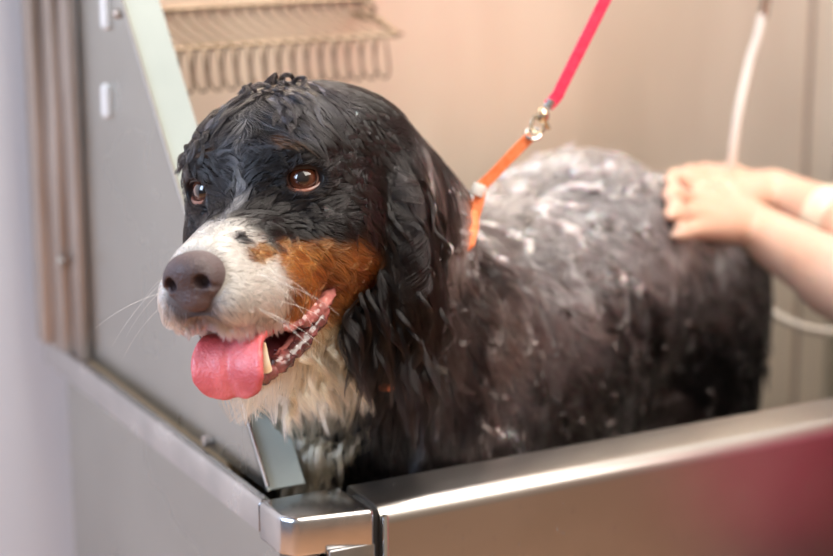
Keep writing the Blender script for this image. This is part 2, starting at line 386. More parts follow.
# ------------------------------------------------------------------ wire rack on the splash wall
rack = empty('wire_rack', (.3, .56, 1.2)); tag(rack, 'wire tool rack with hanging hooks fixed to the back splash wall', 'rack')
def on_y(u, v, y):
    r = ray(u, v); return CAM + r * ((y - CAM[1]) / r[1])
ZL = on_y(290, 42, .46)[2]; ZU = on_y(300, 2, .56)[2]
xl, xr = on_y(130, 42, .46)[0], on_y(398, 42, .46)[0]
MB().tube([(xl, .46, ZL), (xr, .46, ZL)], .0026, 10).build('front_rail', WIRE, rack)
xu0, xu1 = on_y(120, 2, .56)[0], on_y(365, 2, .56)[0]
up = spline([(xu0, .56, ZU), (xu1 - .02, .56, ZU), (xu1, .558, ZU - .003), (xu1 + .008, .553, ZU - .012), (xu1 + .006, .562, ZU - .02)], 6)
MB().tube(up, .0028, 10).build('wall_rail', WIRE, rack)
for x in (xl + .03, xr - .002):
    MB().tube([(x, .567, ZL + .012), (x, .50, ZL + .012), (x, .458, ZL)], .0033, 8).build('bracket', WIRE, rack)
hk = MB()
nh = 18
for i in range(nh):
    x = xl + .012 + (xr - xl - .03) * i / (nh - 1)
    hook = spline([(x, .458, ZL + .004), (x, .452, ZL - .01), (x + .002, .450, ZL - .034), (x + .001, .452, ZL - .043), (x - .002, .460, ZL - .044), (x - .005, .468, ZL - .034), (x - .004, .470, ZL - .012), (x - .003, .462, ZL + .003)], 3)
    MB().tube(hook, .0014, 6).build('hook', WIRE, rack)
nw = 18
for i in range(nw):
    x = xu0 + .01 + (xu1 - xu0 - .02) * i / (nw - 1)
    MB().tube(spline([(x, .562, ZU), (x, .556, ZU - .012), (x + .003, .50, ZL + .004), (x + .005, .46, ZL)], 3), .0015, 6).build('wire', WIRE, rack)

# ------------------------------------------------------------------ the dog: body
def axis(lo, hi, f0, f1, df, dc):
    out = [lo]
    while out[-1] < hi:
        x = out[-1]; d = 0 if f0 <= x <= f1 else min(abs(x - f0), abs(x - f1)); out.append(x + min(dc, df + d * .12))
    return out
G = Grid(axis(-.24, .98, -.15, .10, .0024, .008), axis(-.18, .62, -.12, .12, .0024, .008), axis(.44, 1.34, 1.00, 1.25, .0024, .008))
def both(fn):
    for s_ in (-1, 1): fn(s_)
# trunk
Rb = np.stack([BA, BL, [0, 0, 1]], 1)
def bell(t, s, z, r, k=.04): G.ell(bp(t, s, z), r, k, Rm=Rb)
bell(.12, 0, .935, (.20, .140, .150)); bell(-.02, 0, .94, (.13, .132, .150)); bell(-.09, 0, .89, (.10, .115, .15), .05)
bell(.27, 0, .972, (.15, .125, .140)); bell(.415, 0, .935, (.135, .128, .128)); bell(.12, 0, .83, (.22, .10, .08), .05)
for s_ in (-1, 1):
    bell(.405, .070 * s_, .84, (.085, .060, .14), .04)
    G.cone(bp(.36, .080 * s_, .74), bp(.46, .085 * s_, .63), .050, .032, .03); G.cone(bp(.46, .085 * s_, .63), bp(.43, .085 * s_, .52), .030, .026, .02)
    G.ell(bp(.405, .085 * s_, .505), (.055, .036, .028), .02, Rm=Rb)
    bell(-.03, .085 * s_, .86, (.085, .05, .13), .04)
    G.cone(bp(-.03, .09 * s_, .80), bp(-.03, .088 * s_, .64), .05, .036, .03); G.cone(bp(-.03, .088 * s_, .64), bp(-.035, .088 * s_, .53), .034, .030, .02)
    G.ell(bp(-.06, .088 * s_, .505), (.055, .038, .029), .02, Rm=Rb)
G.cone(bp(.50, 0, .96), bp(.535, .01, .86), .045, .035, .03); G.cone(bp(.535, .01, .86), bp(.50, .02, .70), .035, .022, .02)
# neck
nk0 = h2w((0, -.10, -.03)); nk1 = bp(-.03, 0, .975)
G.cone(nk0, nk1, .074, .105, .045); G.cone(h2w((0, -.07, -.09)), bp(-.10, 0, .93), .055, .09, .05)
# head
H = dict(frame='h')
G.ell((0, -.070, .004), (.071, .090, .068), .02, **H)
G.cone(at(345, 172, 1.73), at(402, 218, 1.80), .069, .058, .04)
G.cone((0, .0, -.050), (0, .090, -.064), .043, .032, .022, **H)
for s_ in (-1, 1):
    G.ell((.034 * s_, -.014, .020), (.025, .024, .018), .014, **H)
    G.ell((.046 * s_, -.050, -.048), (.034, .055, .044), .03, **H)
    G.ell((.020 * s_, .086, -.078), (.021, .034, .024), .012, **H)
    G.ell((.031 * s_, .038, -.080), (.019, .048, .026), .018, **H)
    G.ell((.042 * s_, -.010, .000), (.0195, .0195, .018), .012, **H)
    G.ell((.086 * s_, -.100, -.072), (.019, .038, .078), .008, **H)
G.cone((0, -.045, -.112), (0, .050, -.136), .036, .021, .018, **H)
G.ell((0, .075, .062 - .14), (.001, .001, .001), .001, **H)
# open mouth: a wedge between the jaws
poly = np.array([(-.030, -.086), (.00, -.098), (.05, -.1055), (.10, -.104), (.17, -.10), (.17, -.19), (.078, -.19), (.072, -.142), (.045, -.131), (.00, -.113)])
def wedge_local(L):
    p = L[..., 1:3]; n_ = len(poly); d = np.full(p.shape[:-1], 1e9); s_ = np.ones(p.shape[:-1])
    for i in range(n_):
        a_, b_ = poly[i], poly[i - 1]; e_ = b_ - a_; w_ = p - a_; t_ = np.clip((w_ @ e_) / (e_ @ e_), 0, 1); q_ = w_ - t_[..., None] * e_
        d = np.minimum(d, (q_ ** 2).sum(-1)); c1 = p[..., 1] >= a_[1]; c2 = p[..., 1] < b_[1]; c3 = e_[0] * w_[..., 1] > e_[1] * w_[..., 0]
        s_ = np.where((c1 & c2 & c3) | (~c1 & ~c2 & ~c3), -s_, s_)
    d = s_ * np.sqrt(d)
    return np.maximum(d, np.abs(L[..., 0]) - .060)
G.add(lambda X: wedge_local(w2h(X)) * HS, h2w((0, .05, -.12)) - .15, h2w((0, .05, -.12)) + .15, .004, 'sub')
# eye openings
EYC = {-1: np.array((-.0400, -.0085, -.0005)), 1: np.array((.0405, -.0085, -.0015))}
EYD = {s_: np.array((.42 * s_, .90, -.02)) / np.linalg.norm((.42 * s_, .90, -.02)) for s_ in (-1, 1)}
def eye_basis(s_):
    z = EYD[s_]; x = np.cross((0, 0, 1), z); x /= np.linalg.norm(x); y = np.cross(z, x); return np.stack([x, y, z], 1)
for s_ in (-1, 1): G.ell(EYC[s_] + EYD[s_] * .0155, (.0155, .0096, .016), .003, Rm=eye_basis(s_), mode='sub', **H)
def hit(u, v, off=0., d=None):      # first point of the dog's outline seen under pixel u, v
    dd = np.linspace(1.4, 2.5, 900); vv = G.val(at(u, v, 0) + ray(u, v) * dd[:, None]); j = np.argmax(vv < off)
    return at(u, v, dd[j]) if vv[j] < off else (None if d is None else at(u, v, d))
V, Q = G.nets(); V = relax(V, Q, 2, .35)
# keep the outer shell only (largest part) by dropping far stray points
me = big_mesh('dog', V, Q)

CWHITE = np.array((.64, .59, .53)); CCREAM = np.array((.74, .58, .38)); CTAN = np.array((.31, .115, .030)); CBLACK = np.array((.0075, .0062, .0066)); CGREY = np.array((.15, .15, .165)); CFLANK = np.array((.085, .066, .062)); CSUD = np.array((.34, .32, .335))
def mix(a_, b_, w): return a_ + (np.asarray(b_) - a_) * w[:, None]
def headness(L): return sstep(-.20, -.12, L[:, 1]) * (L[:, 2] > -.20)
def coat(W, jit=0):
    """natural coat colour (black, tan, white) with soap suds lying in it, by place on the dog"""
    L = w2h(W); x = L[:, 0]; y = L[:, 1]; z = L[:, 2]; ax_ = np.abs(x)
    nz = fbm(W, 60) - .5; n2 = fbm(W, 22) - .5; n3 = fbm(W, 9) - .5
    d = W - BC; t = d @ BA; s_ = d @ BL; wz = W[:, 2]
    hd = sstep(-.215, -.135, y + n2 * .03)
    # trunk
    c = np.tile(CBLACK * 1.4, (len(W), 1))
    c = mix(c, CFLANK, sstep(-.10, .08, n3 + n2 * .9 + nz * .3) * .95)
    top = sstep(.985, 1.045, wz + n3 * .10 + n2 * .05 + .02 * (t > .1)) * sstep(.00, .12, t + n3 * .15)
    c = mix(c, CSUD, np.clip(top, 0, 1) * (.75 + .5 * (n2 + .2)))
    c = mix(c, CSUD * .35, sstep(.03, .2, n2) * .7 * sstep(-.2, 0, t))
    neck = sstep(-.24, -.14, -y * 0 + n2 * .2 + (t * -1)) 
    # chest blaze
    ch = sstep(.075, .045, np.abs(s_ + .045 + n2 * .03)) * sstep(-.085, -.115, t + n2 * .02) * (wz > .72)
    c = mix(c, CCREAM * (.9), ch)
    c = mix(c, CCREAM * .75, sstep(.062, .035, np.linalg.norm(W - hit(330, 432, 0., 1.82), axis=1) + n2 * .04))
    # head
    h = np.tile(CBLACK, (len(W), 1))
    tan = sstep(-.048, -.060, z + n2 * .03 + nz * .02 + .10 * np.clip(y - .0, -.2, .0) * 0) * sstep(-.088, -.055, y + n2 * .05 + nz * .03) * sstep(.095, .07, y + n2 * .02) * sstep(-.13, -.115, z)
    tan = np.maximum(tan, sstep(.0085, .005, np.hypot(ax_ - .030, (z - .030))) * (y > -.03) * .2)
    tan = np.maximum(tan, sstep(.013, .006, np.hypot(y + .068, z + .036)) * (ax_ > .05) * (ax_ < .084) * .5)
    tan = tan * sstep(.080, .074, ax_ + n2 * .006)
    h = mix(h, CTAN, tan)
    h = mix(h, CBLACK, sstep(.02, .1, nz) * .35)
    wy = .063 - .35 * np.clip(z + .036, 0, .02) + n2 * .018 + nz * .012
    wht = sstep(wy - .008, wy + .008, y + nz * .01) * sstep(-.018, -.028, z + n2 * .006 - .0 * ax_)
    h = mix(h, CWHITE, wht)
    bl = sstep(.007, .002, ax_ + nz * .014) * (z > -.032) * sstep(-.045, -.01, y) * (.35 + .65 * sstep(.01, -.02, z))
    h = mix(h, CGREY * 1.2, bl * .6)
    # spots on the white
    for (sx, sy, sz, rr, cc) in ((-.024, .078, -.034, .0065, CBLACK * 2), (-.030, .078, -.052, .008, CTAN * .7), (-.034, .066, -.047, .007, CTAN), (-.033, .072, -.062, .0045, CTAN * .8)):
        q = np.sqrt((x - sx) ** 2 + (y - sy) ** 2 + (z - sz) ** 2); h = mix(h, cc * .8, sstep(rr * 1.45, rr * .9, q + nz * .004))
    # muzzle front darker around the nose leather
    dn = np.sqrt(x ** 2 + (y - .128) ** 2 + (z + .082) ** 2)
    h = mix(h, np.array((.12, .08, .08)), sstep(.032, .018, dn + nz * .02) * .85)
    # lower jaw and throat
    th = sstep(-.112, -.128, z + n2 * .01) * sstep(-.115, -.07, y + n2 * .04) * sstep(.085, .06, ax_)
    h = mix(h, CCREAM, th)
    c = mix(c, h, hd)
    # back of the neck: suds
    nkm = sstep(.03, .10, n2 + .10 + .03) * sstep(-.125, -.165, y) * sstep(-.33, -.25, y) * sstep(-.10, -.02, z)
    c = mix(c, CSUD * .8, nkm * .8)
    na_, nb_ = hit(434, 185), hit(458, 255); ne_ = nb_ - na_; tq = np.clip(((W - na_) @ ne_) / (ne_ @ ne_), 0, 1)
    c = mix(c, CSUD, sstep(.052, .030, np.linalg.norm(W - na_ - tq[:, None] * ne_, axis=1) + n2 * .03) * sstep(-.16, .04, n2 + nz * .8) * .85)
    # throat ruff carries on below the head
    rf = sstep(-.115, -.135, z) * sstep(-.15, -.11, y) * sstep(.07, .045, np.abs(x + .0 + n2 * .03)) * sstep(-.24, -.2, z)
    c = mix(c, CCREAM, rf * (1 - hd))
    return c
Lv = w2h(V); wv = wedge_local(Lv)
inm = (wv < .003) & (Lv[:, 1] > -.04) & (np.linalg.norm(Lv - (0, .05, -.12), axis=1) < .12) & (np.abs(Lv[:, 0]) < .058)
colv = coat(V) * .55
colv[inm] = (.20, .05, .05); colv[inm & (Lv[:, 1] > .055) & (Lv[:, 2] > -.115)] = (.06, .03, .03)
for s_ in (-1, 1):
    de = np.linalg.norm(Lv - EYC[s_] - EYD[s_] * .010, axis=1); colv[de < .014] = (.02, .010, .008)
ca = me.attributes.new('fcol', 'FLOAT_COLOR', 'POINT'); ca.data.foreach_set('color', np.concatenate([colv, np.ones((len(V), 1))], 1).astype(np.float32).ravel())
wa = me.attributes.new('wet', 'FLOAT', 'POINT'); wa.data.foreach_set('value', np.where(inm, 1., .15).astype(np.float32))
dog = link('dog', me, PELT); tag(dog, 'wet black, tan and white long-haired dog standing soaped in the tub, tongue out', 'dog')

# ------------------------------------------------------------------ fur strands
TRI = np.concatenate([Q[:, [0, 1, 2]], Q[:, [0, 2, 3]]]); TC = V[TRI].mean(1)
TN = np.cross(V[TRI[:, 1]] - V[TRI[:, 0]], V[TRI[:, 2]] - V[TRI[:, 0]]); TA = np.linalg.norm(TN, axis=1) / 2
LT = w2h(TC)
def bare(L):
    w = wedge_local(L); m = (w < .0012) & (L[:, 1] > -.036) & (L[:, 1] < .16) & (L[:, 2] > -.17) & (np.abs(L[:, 0]) < .058)
    for s_ in (-1, 1):
        B = eye_basis(s_); q = (L - EYC[s_]) @ B; m |= ((q[:, 0] / .0165) ** 2 + (q[:, 1] / .0115) ** 2 < 1) & (q[:, 2] > 0)
    m |= (((L - (0, .116, -.062)) / (.024, .025, .024)) ** 2).sum(1) < 1
    m |= (np.abs(L[:, 0]) < .010) & (L[:, 1] > .112) & (L[:, 2] < -.06) & (L[:, 2] > -.09)
    return m
def norm(v): return v / (np.linalg.norm(v, axis=-1, keepdims=True) + 1e-9)
def scatter(n, wt):
    p = TA * wt; p = p / p.sum(); i = rng.choice(len(TRI), n, p=p); r = rng.random((n, 2)); r1 = np.sqrt(r[:, :1]); r2 = r[:, 1:]
    T = V[TRI[i]]; P = T[:, 0] * (1 - r1) + T[:, 1] * r1 * (1 - r2) + T[:, 2] * r1 * r2
    return P[~bare(w2h(P))]
def flow_len(P):
    """growth direction, strand length, clinging and lift at each root"""
    L = w2h(P); x, y, z = L.T; sx = np.sign(x) * np.clip(np.abs(x) / .008, 0, 1); N = len(P); ax_ = np.abs(x)
    d = P - BC; t = d @ BA; s_ = d @ BL; wz = P[:, 2]
    G_ = np.array((0, 0, -1.))
    # trunk
    f = np.tile(BA * 1.0, (N, 1)) + G_ * sstep(0, .12, np.abs(s_))[:, None] * 1.6
    f = f + (G_ * 2.5 - BA * .6) * sstep(-.02, -.10, t)[:, None]
    ln = np.full(N, .030) + .012 * sstep(1.0, .85, wz) + .018 * sstep(-.06, -.12, t); cl = np.full(N, .8); li = np.full(N, .004)
    bk = sstep(1.0, 1.06, wz) * (t > .05); ln = ln * (1 - .35 * bk)
    cl = cl - .5 * sstep(-.08, -.13, t)
    # head
    hw = sstep(-.20, -.14, y)
    fh = np.stack([sx * .35, -np.ones(N), .15 - 0 * x], 1)
    def put(arr, w, val): return arr + (np.asarray(val) - arr) * (w[:, None] if arr.ndim == 2 else w)
    cheek = sstep(-.015, -.04, z); fh = put(fh, cheek, np.stack([sx * .25, -np.ones(N), -.45 + 0 * x], 1))
    back = sstep(-.03, -.085, y) * sstep(.035, .0, z); fh = put(fh, back, np.stack([sx * .25, -.55 + 0 * x, -1. + 0 * x], 1))
    crown = sstep(.016, .034, z) * sstep(.03, .0, np.abs(y + .035) - .04); fh = put(fh, crown, np.stack([sx * 1.0, .30 + 0 * x, -.30 + 0 * x], 1))
    topb = sstep(.02, .04, z) * sstep(-.06, -.09, y); fh = put(fh, topb, np.stack([sx * .7, -1 + 0 * x, 0 * x], 1))
    fr_ = sstep(-.074, -.084, z) * sstep(-.01, .01, y) * (z > -.112); fh = put(fh, fr_, np.stack([sx * .25, -.45 + 0 * x, -1. + 0 * x], 1))
    under = sstep(-.118, -.135, z); fh = put(fh, under, np.stack([sx * .0, -.35 + 0 * x, -1. + 0 * x], 1))
    ear = sstep(.066, .072, ax_) * sstep(-.04, -.065, y) * sstep(.04, .0, z); fh = put(fh, ear, np.stack([sx * .05, -.30 + 0 * x, -1 + 0 * x], 1))
    lh = np.full(N, .012); lh = put(lh, sstep(.03, .08, y), .0075); lh = put(lh, fr_, .011); lh = put(lh, cheek * sstep(.02, -.03, y), .020); lh = put(lh, back, .034)
    lh = put(lh, crown, .030); lh = put(lh, topb, .022); lh = put(lh, under * sstep(.06, .03, y), .030); lh = put(lh, under * sstep(.02, -.03, y), .052); lh = put(lh, ear, .05)
    de = np.minimum(np.linalg.norm(L - EYC[-1], axis=1), np.linalg.norm(L - EYC[1], axis=1)); lh = put(lh, sstep(.034, .020, de), .006)
    ch = np.full(N, .75); ch = put(ch, fr_, .1); ch = put(ch, under, .05); ch = put(ch, ear, .45); ch = put(ch, crown, .55)
    lhft = np.full(N, .0022); lhft = put(lhft, sstep(.03, .08, y), .0016)
    f = put(f, hw, norm(hdir(fh))); ln = put(ln, hw, lh); cl = put(cl, hw, ch); li = put(li, hw, lhft)
    # ruff below the jaw, above the chest
    rf = sstep(-.11, -.14, z) * sstep(-.18, -.12, y) ; ln = put(ln, rf, .05); cl = put(cl, rf, .15); f = put(f, rf, np.array((0, 0, -1.)))
    return norm(f), ln, cl, li
def grow(P, K, curl=.25, lift=.35, seed=0, lscale=1.):
    f, ln, cl, li = flow_len(P); nrm_ = G.grad(P); N = len(P)
    ln = ln * lscale * (.65 + .6 * rng.random(N)) * (.75 + .5 * vnoise(P, 45))
    wv_ = np.stack([fbm(P + o, 38) - .5 for o in (3.1, 7.7, 12.3)], -1) * 2
    f = norm(f + wv_ * curl * 1.6)
    f = f - nrm_ * (f * nrm_).sum(1, keepdims=True); f = norm(f)
    pts = [P]; p = P.copy(); st = ln / (K - 1)
    for i in range(1, K):
        tt = i / (K - 1); w2 = np.stack([vnoise(p + o, 90) - .5 for o in (1.3, 5.7, 9.1)], -1) * 2
        dr_ = norm(f + nrm_ * (lift * (1 - tt) ** 2 + .02) + w2 * curl + np.array((0, 0, -.35)) * tt * ((1 - cl)[:, None] * 2.2 + .2))
        p = p + dr_ * st[:, None]; sd = G.val(p); g = G.grad(p); h = li * (.35 + .65 * min(1, tt * 3))
        push = np.where(sd < h, h - sd, -(sd - h) * .5 * cl); p = p + g * push[:, None]; pts.append(p)
    return np.stack(pts, 1), ln
def clump(S, guides, amt, pw=1.3, rad=.03):
    kd = kdtree.KDTree(len(guides))
    for i, g in enumerate(guides[:, 0]): kd.insert(g, i)
    kd.balance(); gi = np.array([kd.find(p)[1] for p in S[:, 0]]); Gd = guides[gi]; K = S.shape[1]
    ok = np.linalg.norm(Gd[:, 0] - S[:, 0], axis=1) < rad
    # guide resampled to the strand's own length
    t = np.linspace(0, 1, K) ** pw; amt = amt * ok
    return S + (Gd - S) * (t[None, :, None] * amt[:, None, None]), gi
def curves_obj(name, S, rad, col, parent, m, K, tip=.25):
    hc = bpy.data.hair_curves.new(name); hc.add_curves([K] * len(S)); hc.position_data.foreach_set('vector', S.astype(np.float32).ravel())
    R = (rad[:, None] * (1 - (1 - tip) * np.linspace(0, 1, K)[None] ** 2)).astype(np.float32)
    ra = hc.attributes.get('radius') or hc.attributes.new('radius', 'FLOAT', 'POINT'); ra.data.foreach_set('value', R.ravel())
    fa = hc.attributes.new('fcol', 'FLOAT_COLOR', 'CURVE'); fa.data.foreach_set('color', np.concatenate([col, np.ones((len(S), 1))], 1).astype(np.float32).ravel())
    hc.materials.append(m); o = bpy.data.objects.new(name, hc); COL.objects.link(o); o.parent = parent; return o
def coat_of(name, n, wt, K, r0, g1, g2, curl, a1, a2, label=None, lscale=1.):
    P = scatter(n, wt); S, ln = grow(P, K, curl, lscale=lscale)
    Pg = scatter(g1, wt); Sg, _ = grow(Pg, K, curl * 1.3, lift=.5, lscale=lscale * 1.1)
    Ph = scatter(g2, wt); Sh, _ = grow(Ph, K, curl, lscale=lscale)
    Sh, _ = clump(Sh, Sg, np.full(len(Sh), a1)); S, gi = clump(S, Sh, np.full(len(S), a2), 1.1)
    c = coat(P); cr = rng.random(g2) ** 1.5; v = ((.55 + 1.1 * cr[gi]) * (.8 + .4 * rng.random(len(P))))[:, None]
    v = np.where(c.mean(1, keepdims=True) > .3, 1 + (v - 1) * .3, v); c = np.clip(c * v, .003, .9)
    return curves_obj(name, S, np.full(len(P), r0) * (.7 + .6 * rng.random(len(P))), c, dog, FUR, K)
front = sstep(.55, -.15, (TC - BC) @ BA)
vis = np.ones(len(TC))
hmask = sstep(-.23, -.17, LT[:, 1]) * (LT[:, 2] > -.22) * (LT[:, 2] < .14)
lenT = flow_len(TC)[1]
wface = hmask * (1 + 2.5 * (lenT < .014) + .6 * (lenT < .025)) * np.where(TN @ (CAM - HO) > 0, 1., .45)
coat_of('head_fur', 80000, wface, 9, .00012, 700, 6500, .20, .72, .88)
above = (TC[:, 2] > .80) * 1. + .18
wbody = (1 - hmask) * above * np.where(TN @ (CAM - np.array((.4, .25, 1))) > 0, 1., .35)
coat_of('body_fur', 85000, wbody, 9, .00018, 1100, 7000, .55, .80, .9)

# hanging wet locks: ruff under the chin, chest, ear tips, crown tuft
def locks(name, roots, n_per, length, spread, curl, col, r0=.00013, K=14, drop=1., hug=0):
    allS = []; cols = []; rad = []
    for (p0, d0, Lk, cc) in roots:
        p0 = np.array(p0); d0 = norm(np.array(d0, float)); Lk = Lk * length; ph = rng.random() * 6.28; fr = 1.2 + rng.random() * 1.2
        side = norm(np.cross(d0, rng.normal(size=3))); s2 = np.cross(d0, side)
        t = np.linspace(0, 1, K)
        c_ = p0 + d0 * (t * Lk)[:, None] * (1 - .3 * t[:, None]) + np.array((0, 0, -1)) * (t ** 1.6 * Lk * .55 * drop)[:, None]
        c_ = c_ + (side * np.sin(ph + t * fr * 4)[:, None] - side * sin(ph)) * Lk * curl + (s2 * np.cos(ph + t * fr * 4)[:, None] - s2 * cos(ph)) * Lk * curl * .6
        off = rng.normal(size=(n_per, 3)); off = off - (off @ d0)[:, None] * d0; off = off / np.maximum(1, np.linalg.norm(off, axis=1, keepdims=True)) * spread
        w = (1 - .88 * t ** .8)[None, :, None]; le = (.7 + .3 * rng.random(n_per))[:, None, None]
        S = p0 + (c_[None] - p0) * le + off[:, None] * w + rng.normal(size=(n_per, 3))[:, None] * spread * .25 * (t ** 2)[None, :, None]
        allS.append(S); cols.append(np.clip(np.array(cc)[None] * (.7 + .5 * rng.random((n_per, 1))), .003, .9)); rad.append(np.full(n_per, r0))
    S = np.concatenate(allS)
    sh = S.shape; q = S.reshape(-1, 3); sd = G.val(q); g = G.grad(q); q = q + g * np.where(sd < .003, .003 - sd, -hug * np.maximum(sd - .007, 0))[:, None]; S = q.reshape(sh)
    return curves_obj(name, S, np.concatenate(rad), np.concatenate(cols), dog, FUR, K)
def surf(P, off=0.):
    P = np.array(P, float)[None]
    for _ in range(8): P = P - G.grad(P) * (G.val(P) - off)[:, None] * .9
    return P[0]
R_ = []
U = lambda a_, b_: a_ + (b_ - a_) * rng.random()
for i in range(34):      # cream ruff under the jaw on the near side
    p = surf(h2w((U(-.058, -.004), U(-.085, .02), -.150))); R_.append((p, hdir((U(-.35, .1), U(-.55, -.05), -1)), U(.75, 1.2), CCREAM * U(.75, 1.15)))
locks('throat_ruff', R_, 150, .047, .0042, .13, None)
R_ = []
for i in range(60):      # white chest locks
    p = surf(at(U(312, 350), U(385, 435), 1.80)); R_.append((p, -BA * U(.1, .3) - BL * U(.3, .8) + (0, 0, -.7), U(.7, 1.2), CCREAM * U(.6, 1.05)))
locks('chest_ruff', R_, 90, .048, .0028, .16, None)
R_ = []
for i in range(95):      # black locks from the near ear and cheek
    p = surf(h2w((U(-.095, -.062), U(-.150, -.055), U(-.15, -.02)))); R_.append((p, hdir((U(-.15, .25), U(-.35, .25), -1)), U(.7, 1.3), CBLACK * U(1, 1.8)))
for i in range(36):
    p = surf(h2w((-.06, U(-.075, -.045), U(-.12, -.09)))); R_.append((p, hdir((0, U(.1, .4), -1)), U(.6, 1.2), CBLACK * U(1, 1.6)))
locks('ear_locks', R_, 90, .070, .0021, .12, None)
R_ = []
for i in range(150):     # short fringe hanging over the edge of the upper lip
    sx_ = U(-.040, .014); yy = .128 - 1.9 * max(0, abs(sx_) - .006) * U(.7, 1.3); p = surf(h2w((sx_, max(.03, yy), -.097)))
    R_.append((p, hdir((U(-.3, .2), U(-.5, .0), -1)), U(.6, 1.2), mix(CWHITE[None] * .7, np.array((.10, .07, .07)), np.array([float(np.clip(1.25 - abs(sx_) / .014, 0, .9))]))[0]))
locks('lip_fringe', R_, 40, .0105, .0028, .05, None, r0=.00011, K=7)
R_ = []
for i in range(30):      # tousled wet crown
    p = surf(h2w((U(-.020, .026), U(-.085, -.035), .07))); R_.append((p, hdir((U(-.6, .9), U(-.4, .9), U(.5, 1.2))), U(.6, 1.15), CBLACK * U(1.2, 3)))
for i in range(34):      # brow hair hanging over the far eye
    p = surf(h2w((U(.030, .056), U(-.035, .0), U(.022, .055)))); R_.append((p, hdir((U(.1, .7), U(.4, .9), U(-.7, .1))), U(.5, .85), CBLACK * U(1, 2)))
locks('crown_tuft', R_, 80, .036, .0022, .16, None, drop=1.1)
R_ = []
for i in range(110):      # long wet forehead hair falling to both sides of the parting
    xr_ = U(-.035, .045); p = surf(h2w((xr_, U(-.085, -.020), .07))); sd_ = 1 if xr_ > -.004 else -1
    R_.append((p, hdir((sd_ * U(.4, 1.1), U(.3, 1.0), U(-.7, -.1))), U(.7, 1.25), (CBLACK * U(1, 2.4)) if rng.random() < .9 else np.array((.05, .05, .07))))
locks('forehead_locks', R_, 80, .048, .0022, .09, None, drop=.9, hug=.75)
R_ = []
for i in range(230):     # ragged wet tufts over shoulder, flank and hindquarters
    p = hit(U(430, 765), U(215, 420), .001)
    if p is None: continue
    R_.append((p, BA * U(-.2, 1) - np.array((0, 0, 1)) * U(.3, 1) + rng.normal(size=3) * .35, U(.4, 1.2), (CFLANK * U(.2, 1.2)) if rng.random() < .92 else CSUD * U(.3, .8)))
for i in range(70):
    p = surf(bp(U(.44, .56), U(.0, .12), U(.70, .98))); R_.append((p, BA * U(.5, 1) - np.array((0, 0, 1)) * U(.5, 1) + rng.normal(size=3) * .2, U(.7, 1.5), CBLACK * U(1, 3)))
locks('flank_locks', R_, 60, .036, .0032, .16, None, r0=.00017, drop=.6, hug=.35)
R_ = []
for i in range(26):      # soapy neck hair lying over the loop
    p = hit(U(455, 486), U(208, 250), .001, 1.79); R_.append((p, (.4 * BA - np.array((0, 0, 1)) * U(.4, 1) + rng.normal(size=3) * .3), U(.6, 1.1), CSUD * U(.2, 1.1)))
locks('neck_locks', R_, 70, .035, .0026, .12, None, drop=.5, hug=.5)
R_ = []
for i in range(110):      # wet locks on the cheek and behind the eye, swept back
    p = surf(h2w((-.08, U(-.085, -.02), U(-.04, .05)))); R_.append((p, hdir((0, U(-1, -.5), U(-1, -.2))), U(.6, 1.1), CBLACK * U(1, 2.2)))
locks('cheek_locks', R_, 70, .036, .0020, .09, None, drop=.5, hug=.7)

# suds lying on the coat: a thin lumpy layer of the body's own outline
sl, X = G.sub((-.2, -.15, .85), (.95, .6, 1.3))
Xf = X.reshape(-1, 3); fs = G.Fv[sl].reshape(-1); near = np.abs(fs) < .02
th = np.full(len(Xf), -.02, np.float32); Pn = Xf[near]; d = Pn - BC; t = d @ BA; Ln_ = w2h(Pn)
nn = fbm(Pn, 26); n_f = vnoise(Pn, 160)
m_ = -.8 + 1.0 * sstep(1.0, 1.08, Pn[:, 2]) * sstep(.05, .14, t) * (nn > 0)
patches = [((425, 165), (433, 222), 1.70, .006), ((438, 188), (464, 200), 1.74, .0065), ((466, 205), (478, 238), 1.78, .008), ((440, 240), (456, 262), 1.73, .006), ((446, 212), (452, 236), 1.73, .005), ((490, 228), (530, 250), 1.86, .009), ((480, 240), (500, 262), 1.84, .008),
    ((640, 425), (668, 392), 2.05, .006), ((575, 395), (582, 425), 1.95, .006), ((680, 372), (690, 382), 2.12, .007), ((596, 372), (604, 384), 1.98, .005), ((496, 428), (522, 452), 1.84, .008), ((560, 232), (600, 240), 1.98, .010), ((600, 270), (640, 290), 2.0, .008), ((676, 190), (690, 235), 2.15, .016), ((540, 200), (600, 185), 2.0, .010)]
fine = fbm(Pn, 75)
for (ua, ub, dd, rr) in patches:
    a_ = hit(*ua, 0., dd); b_ = hit(*ub, 0., dd); e_ = b_ - a_; tq = np.clip(((Pn - a_) @ e_) / (e_ @ e_ + 1e-9), 0, 1)
    m_ = np.maximum(m_, 1.15 - np.linalg.norm(Pn - a_ - tq[:, None] * e_, axis=1) / rr)
th[near] = (.0048 + .0022 * n_f + .002 * nn) * np.clip(m_ * 1.3 - .45 + (fine - .5) * 4.5 + (n_f - .5) * .8, -1, 1)
FF = (fs - th - .0012).reshape(G.Fv[sl].shape); FF[np.abs(G.Fv[sl]) > .018] = .02
# carve the inside away so that only a shell remains
FF = np.maximum(FF, -(G.Fv[sl]) - .001)
g2 = Grid(*[a_[q] for a_, q in zip(G.ax, sl)]); VV, QQ = g2.nets(FF.astype(np.float32))
if len(VV): link('suds', big_mesh('suds', VV, QQ), FOAM, dog)['kind'] = 'stuff'

